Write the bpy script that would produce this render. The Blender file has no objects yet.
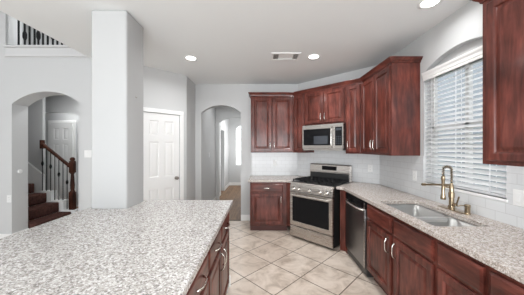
import bpy, bmesh, math, random
from mathutils import Vector, Matrix
random.seed(4)
C = bpy.context.scene
COL = C.collection
PI = math.pi
# ------------------------------------------------------------------ camera
F = 228.0
cam = bpy.data.objects.new('camera', bpy.data.cameras.new('camera'))
COL.objects.link(cam)
cam.location = (0, 0, 1.48)
cam.rotation_euler = (PI/2, 0, 0)
cam.data.sensor_width = 36
cam.data.lens = 36*F/524
cam.data.clip_start = 0.05
C.camera = cam
# ------------------------------------------------------------------ world, light, exposure
w = bpy.data.worlds.new('sky'); C.world = w; w.use_nodes = True
wn = w.node_tree.nodes; wl = w.node_tree.links
bg = wn['Background']
sky = wn.new('ShaderNodeTexSky'); sky.sky_type = 'HOSEK_WILKIE'
sky.sun_direction = (-0.5, -0.3, 0.8); sky.turbidity = 4
mixw = wn.new('ShaderNodeMix'); mixw.data_type = 'RGBA'
mixw.inputs[0].default_value = 0.75
wl.new(sky.outputs[0], mixw.inputs[6]); mixw.inputs[7].default_value = (0.93, 0.96, 1, 1)
wl.new(mixw.outputs[2], bg.inputs[0]); bg.inputs[1].default_value = 2.3
C.view_settings.view_transform = 'Standard'
C.view_settings.look = 'None'
C.view_settings.gamma = 1
C.view_settings.use_curve_mapping = False
C.view_settings.exposure = 0.62

def area(name, loc, rot, sx, sy, power, col=(1, 1, 1)):
    l = bpy.data.lights.new(name, 'AREA'); l.shape = 'RECTANGLE'; l.size = sx; l.size_y = sy
    l.energy = power; l.color = col
    o = bpy.data.objects.new(name, l); COL.objects.link(o); o.location = loc; o.rotation_euler = rot
    return o
# added fill lamps standing in for daylight in kitchen, tall room and hallway
area('added_rear_fill', (-0.7, -3.5, 1.25), (PI/2+math.radians(32), 0, 0), 5.0, 2.2, 165, (0.955, 0.98, 1))  # added rear fill, tilted up to brighten the ceiling
area('added_tall_room_fill', (-5.9, 0.6, 3.2), (0, -PI/2, 0), 3.4, 3.0, 15, (0.97, 0.985, 1))  # added fill for the tall room, its left wall has no window
area('added_hall_fill', (-0.30, 7.7, 1.5), (0, PI/2, 0), 1.2, 1.6, 14, (1, 1, 1))  # added fill inside the hallway, no window on that side

# ------------------------------------------------------------------ materials
MATS = {}
def mat(name, col, rough=0.5, metal=0.0, coat=0.0, emis=None, es=0, spec=0.5):
    if name in MATS: return MATS[name]
    m = bpy.data.materials.new(name); m.use_nodes = True
    b = m.node_tree.nodes['Principled BSDF']
    b.inputs['Base Color'].default_value = (*col, 1)
    b.inputs['Roughness'].default_value = rough
    b.inputs['Metallic'].default_value = metal
    b.inputs['Specular IOR Level'].default_value = spec
    if coat: b.inputs['Coat Weight'].default_value = coat; b.inputs['Coat Roughness'].default_value = 0.15
    if emis: b.inputs['Emission Color'].default_value = (*emis, 1); b.inputs['Emission Strength'].default_value = es
    MATS[name] = m
    return m
def nodes(m): return m.node_tree.nodes, m.node_tree.links, m.node_tree.nodes['Principled BSDF']
def coords(m, scale=(1, 1, 1), rot=(0, 0, 0), loc=(0, 0, 0), rnd=False):
    n, l, b = nodes(m)
    tc = n.new('ShaderNodeTexCoord'); mp = n.new('ShaderNodeMapping')
    l.new(tc.outputs['Object'], mp.inputs[0])
    mp.inputs['Scale'].default_value = scale; mp.inputs['Rotation'].default_value = rot; mp.inputs['Location'].default_value = loc
    if rnd:
        oi = n.new('ShaderNodeObjectInfo'); ml = n.new('ShaderNodeMath'); ml.operation = 'MULTIPLY'; ml.inputs[1].default_value = 23
        cb = n.new('ShaderNodeCombineXYZ'); ad = n.new('ShaderNodeVectorMath'); ad.operation = 'ADD'
        l.new(oi.outputs['Random'], ml.inputs[0]); l.new(ml.outputs[0], cb.inputs[0]); l.new(ml.outputs[0], cb.inputs[2])
        l.new(mp.outputs[0], ad.inputs[0]); l.new(cb.outputs[0], ad.inputs[1])
        return ad.outputs[0]
    return mp.outputs[0]
def noise(m, vec, scale, detail=4, rough=0.55, dist=0):
    n, l, b = nodes(m)
    t = n.new('ShaderNodeTexNoise'); l.new(vec, t.inputs['Vector'])
    t.inputs['Scale'].default_value = scale; t.inputs['Detail'].default_value = detail
    t.inputs['Roughness'].default_value = rough; t.inputs['Distortion'].default_value = dist
    return t.outputs['Fac']
def ramp(m, fac, stops, interp='LINEAR'):
    n, l, b = nodes(m)
    r = n.new('ShaderNodeValToRGB'); l.new(fac, r.inputs[0]); cr = r.color_ramp; cr.interpolation = interp
    while len(cr.elements) < len(stops): cr.elements.new(0.5)
    for e, (p, c) in zip(cr.elements, stops): e.position = p; e.color = (*c, 1)
    return r.outputs[0]
def mix(m, fac, a, b_, mode='MIX'):
    n, l, b = nodes(m)
    x = n.new('ShaderNodeMix'); x.data_type = 'RGBA'; x.blend_type = mode
    for s, v in ((0, fac), (6, a), (7, b_)):
        if isinstance(v, (int, float)): x.inputs[s].default_value = v
        elif isinstance(v, tuple): x.inputs[s].default_value = (*v, 1)
        else: l.new(v, x.inputs[s])
    return x.outputs[2]
def base(m, out): n, l, b = nodes(m); l.new(out, b.inputs['Base Color'])
def bump(m, out, st=0.2, dist=0.002):
    n, l, b = nodes(m); bp = n.new('ShaderNodeBump'); bp.inputs['Strength'].default_value = st; bp.inputs['Distance'].default_value = dist
    l.new(out, bp.inputs['Height']); l.new(bp.outputs[0], b.inputs['Normal'])

def wall_mat(name, col):
    m = mat(name, col, 0.75, spec=0.3); v = coords(m)
    bump(m, noise(m, v, 60, 3), 0.12, 0.002); return m
wallM = wall_mat('wall_paint', (0.56, 0.565, 0.565))
dimWallM = wall_mat('wall_paint_dimmed', (0.47, 0.475, 0.475))  # same paint as the walls, darkened on the column to offset strong light
ceilM = wall_mat('ceiling_paint', (0.80, 0.815, 0.815))
trimM = mat('white_trim', (0.83, 0.83, 0.82), 0.35)
doorM = mat('white_door', (0.80, 0.80, 0.79), 0.4)

def wood(name, dark, mid, light, rough, coat=0.0, vert=True):
    m = mat(name, mid, rough, coat=coat)
    v = coords(m, (9, 9, 1.3) if vert else (1.3, 9, 9), rnd=True)
    v2 = coords(m, (1, 1, 0.5) if vert else (0.5, 1, 1), rnd=True)
    m.node_tree.nodes['Principled BSDF'].inputs['Specular IOR Level'].default_value = 0.1
    a = ramp(m, noise(m, v, 3.2, 6, 0.6, 0.6), [(0.3, dark), (0.52, mid), (0.75, light)])
    bb = ramp(m, noise(m, v2, 6, 3), [(0.33, (0.55, 0.53, 0.52)), (0.5, (0.95, 0.95, 0.95)), (0.68, (1.45, 1.45, 1.45))])
    base(m, mix(m, 1.0, a, bb, 'MULTIPLY'))
    return m
D, M_, L_ = (0.058, 0.014, 0.010), (0.108, 0.027, 0.019), (0.160, 0.046, 0.033)
cherryV = wood('cherry_wood', D, M_, L_, 0.5, 0.6, True)
cherryH = wood('cherry_wood_horizontal', D, M_, L_, 0.5, 0.6, False)
railM = wood('dark_rail_wood', (0.03, 0.012, 0.008), (0.06, 0.022, 0.014), (0.09, 0.035, 0.022), 0.4)
toeM = mat('toe_kick_wood', (0.075, 0.02, 0.015), 0.5)

def granite(name, cols, sc, sp=0.4):
    m = mat(name, cols[0], 0.24, spec=sp)
    n, l, b = nodes(m); v = coords(m)
    vo = n.new('ShaderNodeTexVoronoi'); vo.inputs['Scale'].default_value = sc; l.new(v, vo.inputs['Vector'])
    sep = n.new('ShaderNodeSeparateColor'); l.new(vo.outputs['Color'], sep.inputs[0])
    c1 = ramp(m, sep.outputs[0], [(0.0, cols[1]), (0.16, cols[2]), (0.36, cols[3]), (0.55, cols[0]), (0.8, cols[4])], 'CONSTANT')
    nf = noise(m, v, sc*0.35, 5, 0.7)
    c2 = ramp(m, nf, [(0.38, cols[2]), (0.5, cols[0]), (0.62, cols[4])])
    c = mix(m, 0.3, c1, c2)
    nf2 = noise(m, v, sc*1.6, 3, 0.8)
    c = mix(m, 1.0, c, ramp(m, nf2, [(0.32, (0.52, 0.49, 0.47)), (0.5, (1, 1, 1))]), 'MULTIPLY')
    base(m, c); return m
granI = granite('island_granite', [(0.60, 0.58, 0.56), (0.17, 0.15, 0.14), (0.34, 0.31, 0.29), (0.49, 0.455, 0.43), (0.84, 0.84, 0.83)], 135)
granK = granite('counter_granite', [(0.52, 0.465, 0.425), (0.20, 0.165, 0.145), (0.34, 0.29, 0.255), (0.46, 0.395, 0.35), (0.70, 0.665, 0.635)], 140, 0.25)

tileM = mat('floor_tile', (0.6, 0.5, 0.4), 0.35)
def mk_tile():
    m = tileM; n, l, b = nodes(m)
    S = 0.455
    p0, q0 = 2.147, 1.980
    # rotate world by -45 deg so that grout runs on diagonals
    v = coords(m, rot=(0, 0, -PI/4), loc=(-p0 + 10*S, -q0 + 10*S, 0))
    br = n.new('ShaderNodeTexBrick'); l.new(v, br.inputs['Vector'])
    br.offset = 0; br.squash = 1
    br.inputs['Scale'].default_value = 1; br.inputs['Brick Width'].default_value = S; br.inputs['Row Height'].default_value = S
    br.inputs['Mortar Size'].default_value = 0.006; br.inputs['Mortar Smooth'].default_value = 0.2; br.inputs['Bias'].default_value = 0
    br.inputs['Color1'].default_value = (0.61, 0.525, 0.45, 1); br.inputs['Color2'].default_value = (0.67, 0.59, 0.515, 1)
    br.inputs['Mortar'].default_value = (0.15, 0.115, 0.09, 1)
    w0 = coords(m)
    mott = ramp(m, noise(m, w0, 5, 7, 0.65, 0.8), [(0.32, (0.66, 0.61, 0.56)), (0.5, (0.98, 0.96, 0.94)), (0.66, (1.12, 1.12, 1.12))])
    base(m, mix(m, 1.0, br.outputs['Color'], mott, 'MULTIPLY'))
    bump(m, br.outputs['Fac'], -0.3, 0.002)
mk_tile()
hardM = mat('hall_wood_floor', (0.3, 0.2, 0.13), 0.5, spec=0.25)
def mk_hard():
    m = hardM; n, l, b = nodes(m)
    v = coords(m, rot=(0, 0, PI/2))
    br = n.new('ShaderNodeTexBrick'); l.new(v, br.inputs['Vector'])
    br.inputs['Scale'].default_value = 1; br.inputs['Brick Width'].default_value = 1.2; br.inputs['Row Height'].default_value = 0.13
    br.inputs['Mortar Size'].default_value = 0.002
    br.inputs['Color1'].default_value = (0.27, 0.165, 0.095, 1); br.inputs['Color2'].default_value = (0.20, 0.12, 0.07, 1)
    br.inputs['Mortar'].default_value = (0.07, 0.045, 0.03, 1)
    g = ramp(m, noise(m, coords(m, (12, 1, 1)), 3, 5), [(0.3, (0.75, 0.75, 0.75)), (0.7, (1.2, 1.2, 1.2))])
    base(m, mix(m, 1.0, br.outputs['Color'], g, 'MULTIPLY'))
mk_hard()
splashM = mat('backsplash_tile', (0.76, 0.77, 0.77), 0.18)
def mk_splash():
    m = splashM; n, l, b = nodes(m); v = coords(m)
    br = n.new('ShaderNodeTexBrick'); l.new(v, br.inputs['Vector'])
    br.inputs['Scale'].default_value = 1; br.inputs['Brick Width'].default_value = 0.152; br.inputs['Row Height'].default_value = 0.076
    br.inputs['Mortar Size'].default_value = 0.0022; br.inputs['Mortar Smooth'].default_value = 0.3
    br.inputs['Color1'].default_value = (0.66, 0.67, 0.675, 1); br.inputs['Color2'].default_value = (0.63, 0.64, 0.65, 1)
    br.inputs['Mortar'].default_value = (0.52, 0.52, 0.52, 1)
    base(m, br.outputs['Color']); bump(m, br.outputs['Fac'], -0.4, 0.002)
mk_splash()
steelM = mat('stainless_steel', (0.52, 0.485, 0.455), 0.27, 1.0)
def mk_steel():
    m = steelM; n, l, b = nodes(m)
    nf = noise(m, coords(m, (2, 2, 160)), 2, 2)
    r = ramp(m, nf, [(0.3, (0.25, 0.25, 0.25)), (0.7, (0.30, 0.30, 0.30))]); l.new(r, b.inputs['Roughness'])
mk_steel()
dsteelM = mat('dark_stainless_steel', (0.27, 0.27, 0.275), 0.30, 1.0)
sinkM = mat('sink_steel', (0.44, 0.44, 0.43), 0.48, 1.0)
nickM = mat('brushed_nickel', (0.78, 0.76, 0.72), 0.25, 1.0)
brassM = mat('antique_brass', (0.42, 0.335, 0.23), 0.27, 1.0)
blackG = mat('black_glass', (0.008, 0.008, 0.009), 0.12, spec=0.12)
blackM = mat('black_enamel', (0.02, 0.02, 0.02), 0.35)
ironM = mat('cast_iron', (0.012, 0.012, 0.013), 0.6, spec=0.2)
dispM = mat('display_grey', (0.04, 0.045, 0.055), 0.15)
plateM = mat('white_plastic', (0.78, 0.78, 0.77), 0.35)
slotM = mat('outlet_slot', (0.06, 0.06, 0.06), 0.5)
slatM = mat('white_slat', (0.88, 0.88, 0.88), 0.4)
_n, _l, _b = nodes(slatM); _tr = _n.new('ShaderNodeBsdfTranslucent'); _tr.inputs[0].default_value = (0.95, 0.96, 0.97, 1); _mx = _n.new('ShaderNodeMixShader'); _mx.inputs[0].default_value = 0.4
_l.new(_b.outputs[0], _mx.inputs[1]); _l.new(_tr.outputs[0], _mx.inputs[2]); _l.new(_mx.outputs[0], _n['Material Output'].inputs[0])
carpetM = mat('brown_carpet', (0.085, 0.040, 0.034), 0.95, spec=0.1)
_v = coords(carpetM); bump(carpetM, noise(carpetM, _v, 250, 2), 0.7, 0.006)
base(carpetM, ramp(carpetM, noise(carpetM, _v, 25, 4), [(0.3, (0.055, 0.025, 0.021)), (0.7, (0.115, 0.055, 0.046))]))
lampM = mat('lamp_lens', (1, 1, 1), 0.4, emis=(1, 0.96, 0.9), es=9)
ventM = mat('vent_dark', (0.16, 0.15, 0.14), 0.7)
glassM = bpy.data.materials.new('window_glass'); glassM.use_nodes = True
_n = glassM.node_tree.nodes; _l = glassM.node_tree.links; _n.clear()
_o = _n.new('ShaderNodeOutputMaterial'); _m = _n.new('ShaderNodeMixShader'); _t = _n.new('ShaderNodeBsdfTransparent'); _g = _n.new('ShaderNodeBsdfGlossy')
_g.inputs['Roughness'].default_value = 0.02; _m.inputs[0].default_value = 0.07
_l.new(_t.outputs[0], _m.inputs[1]); _l.new(_g.outputs[0], _m.inputs[2]); _l.new(_m.outputs[0], _o.inputs[0])

# ------------------------------------------------------------------ mesh helpers
def obj(name, bm, m, parent=None, smooth=False):
    bmesh.ops.recalc_face_normals(bm, faces=bm.faces)
    me = bpy.data.meshes.new(name); bm.to_mesh(me); bm.free()
    if smooth is True:
        for p in me.polygons: p.use_smooth = True
    me.materials.append(m)
    o = bpy.data.objects.new(name, me); COL.objects.link(o)
    if parent: o.parent = parent
    if smooth == 'auto':
        for p in me.polygons: p.use_smooth = True
        me.set_sharp_from_angle(angle=math.radians(35))
    return o
def empty(name, label, cat, loc=(0, 0, 0), rz=0, group=None):
    o = bpy.data.objects.new(name, None); COL.objects.link(o); o.empty_display_size = 0.1
    o.location = loc; o.rotation_euler = (0, 0, rz); o['label'] = label; o['category'] = cat
    if group: o['group'] = group
    return o
def tag(o, label, cat, group=None):
    o['label'] = label; o['category'] = cat
    if group: o['group'] = group
    return o
def struct(name, bm, m, label, parent=None, smooth=False):
    o = obj(name, bm, m, parent, smooth)
    if not parent: o['kind'] = 'structure'; o['label'] = label; o['category'] = name.split('_')[0]
    return o
def dup(root, label=None):
    r = root.copy(); COL.objects.link(r)
    if label: r['label'] = label
    for ch in list(root.children):
        c = ch.copy(); COL.objects.link(c); c.parent = r
        for g in ch.children:
            d = g.copy(); COL.objects.link(d); d.parent = c
    return r
def B(): return bmesh.new()
def box(bm, x0, x1, y0, y1, z0, z1, bev=0, seg=1):
    vs = [bm.verts.new((x, y, z)) for z in (z0, z1) for y in (y0, y1) for x in (x0, x1)]
    fs = [bm.faces.new([vs[i] for i in q]) for q in ((0, 2, 3, 1), (4, 5, 7, 6), (0, 1, 5, 4), (2, 6, 7, 3), (0, 4, 6, 2), (1, 3, 7, 5))]
    if bev:
        es = {e for f in fs for e in f.edges}
        bmesh.ops.bevel(bm, geom=list(es), offset=bev, segments=seg, affect='EDGES', profile=0.6)
    return bm
def bx(*a, **k): return box(B(), *a, **k)
def ring(bm, c, axis, r, n, ref=None):
    axis = axis.normalized()
    ref = ref or (Vector((0, 0, 1)) if abs(axis.z) < 0.9 else Vector((1, 0, 0)))
    a = axis.cross(ref).normalized(); b = axis.cross(a)
    return [bm.verts.new(c + a*r*math.cos(2*PI*i/n) + b*r*math.sin(2*PI*i/n)) for i in range(n)]
def tube(bm, pts, r, n=8):
    pts = [Vector(p) for p in pts]
    rs = r if isinstance(r, (list, tuple)) else [r]*len(pts)
    prev = None; ref = None
    for i, p in enumerate(pts):
        d = (pts[min(i+1, len(pts)-1)] - pts[max(i-1, 0)])
        if d.length < 1e-9: d = Vector((0, 0, 1))
        d.normalize()
        if ref is None: ref = Vector((0, 0, 1)) if abs(d.z) < 0.9 else Vector((1, 0, 0))
        ref = (ref - d*ref.dot(d)); ref.normalize()
        a = d.cross(ref); cur = [bm.verts.new(p + a*rs[i]*math.cos(2*PI*k/n) + ref*rs[i]*math.sin(2*PI*k/n)) for k in range(n)]
        if prev:
            for k in range(n): bm.faces.new((prev[k], prev[(k+1) % n], cur[(k+1) % n], cur[k]))
        else: bm.faces.new(cur)
        prev = cur
    bm.faces.new(prev)
    return bm
def lathe(bm, c, prof, n=20, axis='z'):
    # prof: list of (r, h) along axis
    prev = None
    c = Vector(c)
    for r, h in prof:
        cur = []
        for k in range(n):
            a = 2*PI*k/n; u, v = r*math.cos(a), r*math.sin(a)
            off = (u, v, h) if axis == 'z' else ((u, h, v) if axis == 'y' else (h, u, v))
            cur.append(bm.verts.new(c + Vector(off)))
        if prev:
            for k in range(n): bm.faces.new((prev[k], prev[(k+1) % n], cur[(k+1) % n], cur[k]))
        else: bm.faces.new(cur)
        prev = cur
    bm.faces.new(prev)
    return bm
def fill_extrude(loops, to3, ext):
    """planar loops (first outer, others holes) -> slab; to3 maps (a,b) to 3d, ext is the extrusion vector"""
    bm = B(); es = []
    for lp in loops:
        vs = [bm.verts.new(to3(*p)) for p in lp]
        for i in range(len(vs)): es.append(bm.edges.new((vs[i], vs[(i+1) % len(vs)])))
    bmesh.ops.triangle_fill(bm, use_beauty=True, edges=es)
    bmesh.ops.dissolve_limit(bm, angle_limit=0.01, verts=bm.verts, edges=bm.edges, delimit=set())
    r = bmesh.ops.extrude_face_region(bm, geom=bm.faces[:])
    bmesh.ops.translate(bm, vec=Vector(ext), verts=[g for g in r['geom'] if isinstance(g, bmesh.types.BMVert)])
    return bm
def arch_pts(x0, x1, zs, zp, n=16):
    """arc from (x0,zs) over peak zp to (x1,zs)"""
    h = zp - zs; hw = (x1 - x0)/2; R = (hw*hw + h*h)/(2*h); cx = (x0+x1)/2; cz = zp - R
    a0 = math.atan2(zs-cz, x0-cx); a1 = math.atan2(zs-cz, x1-cx)
    return [(cx + R*math.cos(a0 + (a1-a0)*i/n), cz + R*math.sin(a0 + (a1-a0)*i/n)) for i in range(n+1)]
def wall_x(y0, y1, x0, x1, z0, z1, arches=(), holes=()):
    """wall in the x direction between y0 and y1, arches (xa,xb,spring,peak) reach the floor"""
    out = [(x0, z0)]
    for xa, xb, zs, zp in arches:
        out += [(xa, z0)] + (arch_pts(xa, xb, zs, zp) if zp > zs else [(xa, zs), (xb, zs)]) + [(xb, z0)]
    out += [(x1, z0), (x1, z1), (x0, z1)]
    return fill_extrude([out] + list(holes), lambda a, b: (a, y0, b), (0, y1-y0, 0))
def panel_rings(bm, x0, x1, z0, z1, rings, cap=True, y0=0):
    prev = None
    for ins, y in rings:
        cur = [bm.verts.new((a, y0+y, b)) for a, b in ((x0+ins, z0+ins), (x1-ins, z0+ins), (x1-ins, z1-ins), (x0+ins, z1-ins))]
        if prev:
            for k in range(4): bm.faces.new((prev[k], prev[(k+1) % 4], cur[(k+1) % 4], cur[k]))
        else: first = cur
        prev = cur
    if cap: bm.faces.new(prev)
    return bm, first
def cab_door(x0, x1, z0, z1, t=0.02, fw=0.055):
    bm = B()
    _, f = panel_rings(bm, x0, x1, z0, z1, [(0, 0), (0, -t+0.008), (0.003, -t+0.006), (0.009, -t), (fw-0.006, -t), (fw, -t+0.003), (fw+0.005, -t+0.013), (fw+0.014, -t+0.013), (fw+0.036, -t+0.005)])
    bm.faces.new(f); return bm
def drawer_front(x0, x1, z0, z1, t=0.02):
    bm = B(); _, f = panel_rings(bm, x0, x1, z0, z1, [(0, 0), (0, -t+0.007), (0.005, -t+0.004), (0.014, -t)]); bm.faces.new(f); return bm
def pull(parent, x, z, horiz=False, L=0.135, y=-0.02):
    bm = B(); h = L/2
    pts = []
    n = 10
    for i in range(n+1):
        t = -1 + 2*i/n
        pts.append((t*h, -0.030*(1 - abs(t)**5) - 0.0))
    P = [(x+a, y+b, z) if horiz else (x, y+b, z+a) for a, b in pts]
    tube(bm, P, [0.0048 if abs(-1+2*i/n) < 0.85 else 0.007 for i in range(n+1)], 8)
    return obj('handle', bm, nickM, parent, True)

# ------------------------------------------------------------------ dimensions
XR, YB, ZC = 1.82, 4.62, 2.76          # right wall, back wall, kitchen ceiling
S2 = math.sqrt(0.5)
XE = -2.45                              # edge of the kitchen ceiling
YL = 3.60                               # wall with the stair arch
UZ0, UZ1 = 1.385, 2.455                 # upper cabinets

# ------------------------------------------------------------------ structure
struct('floor', bx(-6.0, 1.95, -3.6, 4.62, -0.1, 0), tileM, 'beige square tile floor laid diagonally')
struct('floor_hall', bx(-1.45, 0.4, 4.62, 9.0, -0.1, 0.004), hardM, 'brown wood floor of the hallway')
struct('floor_stair_hall', bx(-6.0, -1.45, 4.62, 6.4, -0.1, 0.002), hardM, 'brown wood floor beyond the stairs')
struct('ceiling', bx(XE, 1.95, -3.6, 4.74, ZC, ZC+0.12), ceilM, 'smooth light grey kitchen ceiling')
struct('ceiling_hall', bx(-1.45, 0.4, 4.74, 9.0, 2.74, 2.86), ceilM, 'hallway ceiling')
struct('ceiling_tall', bx(-6.0, XE, -3.6, 5.8, 5.3, 5.4), ceilM, 'high ceiling of the open stair space')
struct('wall_upper', bx(XE, XE+0.1, -3.6, 5.8, ZC+0.12, 5.3), wallM, 'upper wall above the edge of the kitchen ceiling')
struct('wall_left', bx(-6.1, -6.0, -3.6, 5.8, 0, 5.4), wallM, 'far left wall of the tall space')
struct('wall_rear', wall_x(-3.7, -3.6, -6.1, 1.95, 0, 5.4, arches=[(-5.5, 1.7, 2.68, 2.68)]), wallM, 'unseen wall behind the camera with a wide opening added to let light in')  # unseen wall, opening widened so more light comes in
# back wall with the hall arch
struct('wall_back', wall_x(YB, YB+0.12, -1.36, 1.95, 0, ZC, arches=[(-1.232, -0.428, 2.185, 2.34)]), wallM, 'light grey back wall with an arched opening to the hallway')
# right wall with arched window opening
WY0, WY1 = 1.69, 2.56
wz0, wzs, wzp = 1.095, 2.315, 2.435
ap = arch_pts(WY0, WY1, wzs, wzp)
bm = fill_extrude([[(-3.6, 0), (YB, 0), (YB, ZC), (-3.6, ZC)], [(WY0, wz0)] + ap + [(WY1, wz0)]], lambda a, b: (XR, a, b), (0.13, 0, 0))
struct('wall_right', bm, wallM, 'light grey right wall with an arched window opening')
# diagonal corner wall behind the range
bm = fill_extrude([[(0.72, YB), (XR, 3.52), (XR, YB)]], lambda a, b: (a, b, 0), (0, 0, ZC))
struct('wall_corner', bm, wallM, 'diagonal wall across the corner behind the range')
# pantry walls
struct('wall_pantry_side', bx(-1.45, -1.35, 4.08, YB, 0, ZC), wallM, 'short wall beside the pantry door')
# local frame for pantry: origin at (-1.82,3.60) heading (1,1)
PL = (Vector((-1.35, 4.07)) - Vector((-1.82, 3.60))).length
pe_rot = PI/4
def place(o, x, y, rz, z=0): o.location = (x, y, z); o.rotation_euler = (0, 0, rz); return o
# door right edge at x=-1.435 -> distance along the wall from the origin
dR = (-1.435+1.82)/S2; dL = dR - 0.61
pw = struct('wall_pantry', wall_x(0, 0.1, -0.12, PL, 0, ZC, arches=[(dL, dR, 2.045, 2.045)]), wallM, 'angled wall holding the white pantry door')
place(pw, -1.82, 3.60, pe_rot)
# wall with the stair arch (thick), with the second floor opening above
bm = wall_x(YL, YL+0.25, -6.0, -1.86, 0, 3.06, arches=[(-3.95, -2.85, 2.17, 2.365)])
box(bm, -6.0, -4.05, YL, YL+0.25, 3.06, 5.3)
struct('wall_stairs', bm, wallM, 'grey wall with an arched opening to the stairs')
struct('floor_upper', bx(-6.0, XE, YL+0.25, 5.8, 2.86, 3.06), ceilM, 'second floor landing slab')
struct('wall_landing', bx(-6.0, XE, 5.8, 5.9, 3.06, 5.4), wallM, 'back wall of the upstairs landing')
# trim band under the railing
bm = B()
box(bm, -4.03, XE-0.01, YL-0.02, YL, 2.93, 3.05)
box(bm, -4.05, XE-0.01, YL-0.04, YL+0.27, 3.055, 3.085, bev=0.006)
box(bm, -4.04, XE-0.01, YL-0.03, YL, 2.905, 2.935, bev=0.005)
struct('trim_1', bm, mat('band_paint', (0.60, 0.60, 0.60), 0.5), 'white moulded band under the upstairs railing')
# stair hall shell
struct('wall_stair_far', bx(-6.0, -4.56, 4.74, 4.80, 0, 2.86), wallM, 'grey wall beside the upper stairs')
struct('wall_stair_arch', wall_x(5.15, 5.27, -5.6, -3.0, 0, 2.86, arches=[(-5.2, -4.12, 2.18, 2.29)]), wallM, 'shaded inner wall with a low arch')
struct('wall_stair_right', bx(-3.1, -3.0, 3.85, 5.15, 0, 2.86), wallM, 'right wall of the stair hall')
struct('wall_stair_back', bx(-6.0, -3.0, 5.7, 5.8, 0, 2.86), wallM, 'wall at the end of the stair hall')
# hallway
struct('wall_hall_left', wall_x(0, 0.1, 0, 4.2, 0, 2.74, arches=[(2.35, 3.05, 2.05, 2.05)]), wallM, 'left wall of the hallway').matrix_world
o = bpy.data.objects['wall_hall_left']; place(o, -1.29, 4.74, PI/2); o.scale = (1, -1, 1)
o.scale = (1, 1, 1)
struct('wall_hall_right', bx(-0.25, -0.15, 4.74, 9.0, 0, 2.74), wallM, 'right wall of the hallway')
struct('wall_hall_arch', wall_x(6.33, 6.45, -1.29, -0.25, 0, 2.74, arches=[(-1.20, -0.32, 2.17, 2.33)]), wallM, 'second arched wall across the hallway')
hw = wall_x(8.9, 9.0, -1.45, 0.0, 0, 2.74, holes=[[(-1.03, 0.78)] + arch_pts(-1.03, -0.58, 2.18, 2.33) + [(-0.58, 0.78)]])
struct('wall_hall_back', hw, wallM, 'end wall of the hallway with a tall arched window')
bm = B()
for a, b in ((-1.03, -1.0), (-0.61, -0.58), (-0.82, -0.80)): box(bm, a, b, 8.93, 8.97, 0.78, 2.2)
for z in (0.78, 1.3, 1.8, 2.17): box(bm, -1.03, -0.58, 8.93, 8.97, z, z+0.03)
wd = struct('window_2', bm, trimM, 'bright arched window at the far end of the hallway')
obj('pane', bx(-1.03, -0.58, 8.945, 8.95, 0.78, 2.3), glassM, wd)
# room behind the hallway doorway, its shade painted as dark brown walls
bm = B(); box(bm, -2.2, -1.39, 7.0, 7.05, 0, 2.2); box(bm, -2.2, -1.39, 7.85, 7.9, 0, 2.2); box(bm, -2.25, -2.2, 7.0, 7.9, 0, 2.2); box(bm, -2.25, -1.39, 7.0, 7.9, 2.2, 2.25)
struct('wall_side_room', bm, mat('side_room_shade', (0.045, 0.03, 0.022), 0.8), 'side room off the hallway, its shade painted dark brown')
# door casing in hall
bm = B(); X = -1.29
for y0, y1 in ((7.01, 7.09), (7.79, 7.87)): box(bm, X, X+0.015, y0, y1, 0, 2.05)
box(bm, X, X+0.018, 7.01, 7.87, 2.05, 2.13)
struct('trim_2', bm, trimM, 'white casing round the dark hallway doorway')
# column + island half wall
struct('wall_column', bx(-1.59, -1.258, 2.117, 2.43, 0, ZC, bev=0.018, seg=3), dimWallM, 'bright white square column rising from the island', smooth='auto')
struct('wall_island', bx(-1.56, -0.35, 2.32, 2.415, 0, 0.874), wallM, 'half wall behind the island')
# baseboards
def bb(name, x0, x1, y0, y1, label):
    return struct(name, bx(x0, x1, y0, y1, 0, 0.12, bev=0.004), trimM, label)
bb('baseboard_back', -0.428, -0.205, YB-0.014, YB, 'white baseboard between the hallway arch and the base cabinet')
bb('baseboard_pantry', -1.35, -1.336, 4.09, YB, 'white baseboard beside the pantry door')
bb('baseboard_left', -6.0, -3.95, YL-0.014, YL, 'white baseboard left of the stair arch')
bb('baseboard_left_arch', -3.95, -3.936, YL, YL+0.25, 'white baseboard inside the stair arch')
bb('baseboard_hall_left', -1.29, -1.276, 4.75, 7.0, 'white baseboard along the hallway')
bb('baseboard_hall_far', -1.29, -1.276, 7.88, 8.9, 'white baseboard at the far end of the hallway')
bb('baseboard_hall_back', -1.276, -0.3, 8.886, 8.9, 'white baseboard under the arched window')
bb('baseboard_island', -1.56, -0.335, 2.415, 2.43, 'white baseboard behind the island')
bb('baseboard_middle', -2.85, -1.83, YL-0.014, YL, 'white baseboard between the stair arch and the pantry')
struct('trim_3', bx(-1.36, -0.428, 4.60, 4.635, 0, 0.012), mat('threshold', (0.10, 0.07, 0.045), 0.5), 'dark threshold strip under the hallway arch')

# ---- panelled doors
def six_panel(w_, h, t=0.035):
    bm = B()
    xs = [(0.10, w_/2-0.045), (w_/2+0.045, w_-0.10)]
    zs = [(0.24, 0.80), (0.99, 1.57), (1.68, h-0.12)]
    holes = [[(a, c), (b, c), (b, d), (a, d)] for a, b in xs for c, d in zs]
    out = [(0, 0), (w_, 0), (w_, h), (0, h)]
    es = []
    for lp in [out] + holes:
        vs = [bm.verts.new((p[0], -t, p[1])) for p in lp]
        for i in range(4): es.append(bm.edges.new((vs[i], vs[(i+1) % 4])))
    bmesh.ops.triangle_fill(bm, use_beauty=True, edges=es)
    for a, b in xs:
        for c, d in zs:
            panel_rings(bm, a, b, c, d, [(0, 0), (0.010, 0.010), (0.022, 0.010), (0.045, 0.003)], y0=-t)
    bmesh.ops.remove_doubles(bm, verts=bm.verts, dist=1e-5)
    _, f = panel_rings(bm, 0, w_, 0, h, [(0, 0), (0, -t)], cap=False); bm.faces.new(f)
    bmesh.ops.remove_doubles(bm, verts=bm.verts, dist=1e-5)
    return bm
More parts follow.
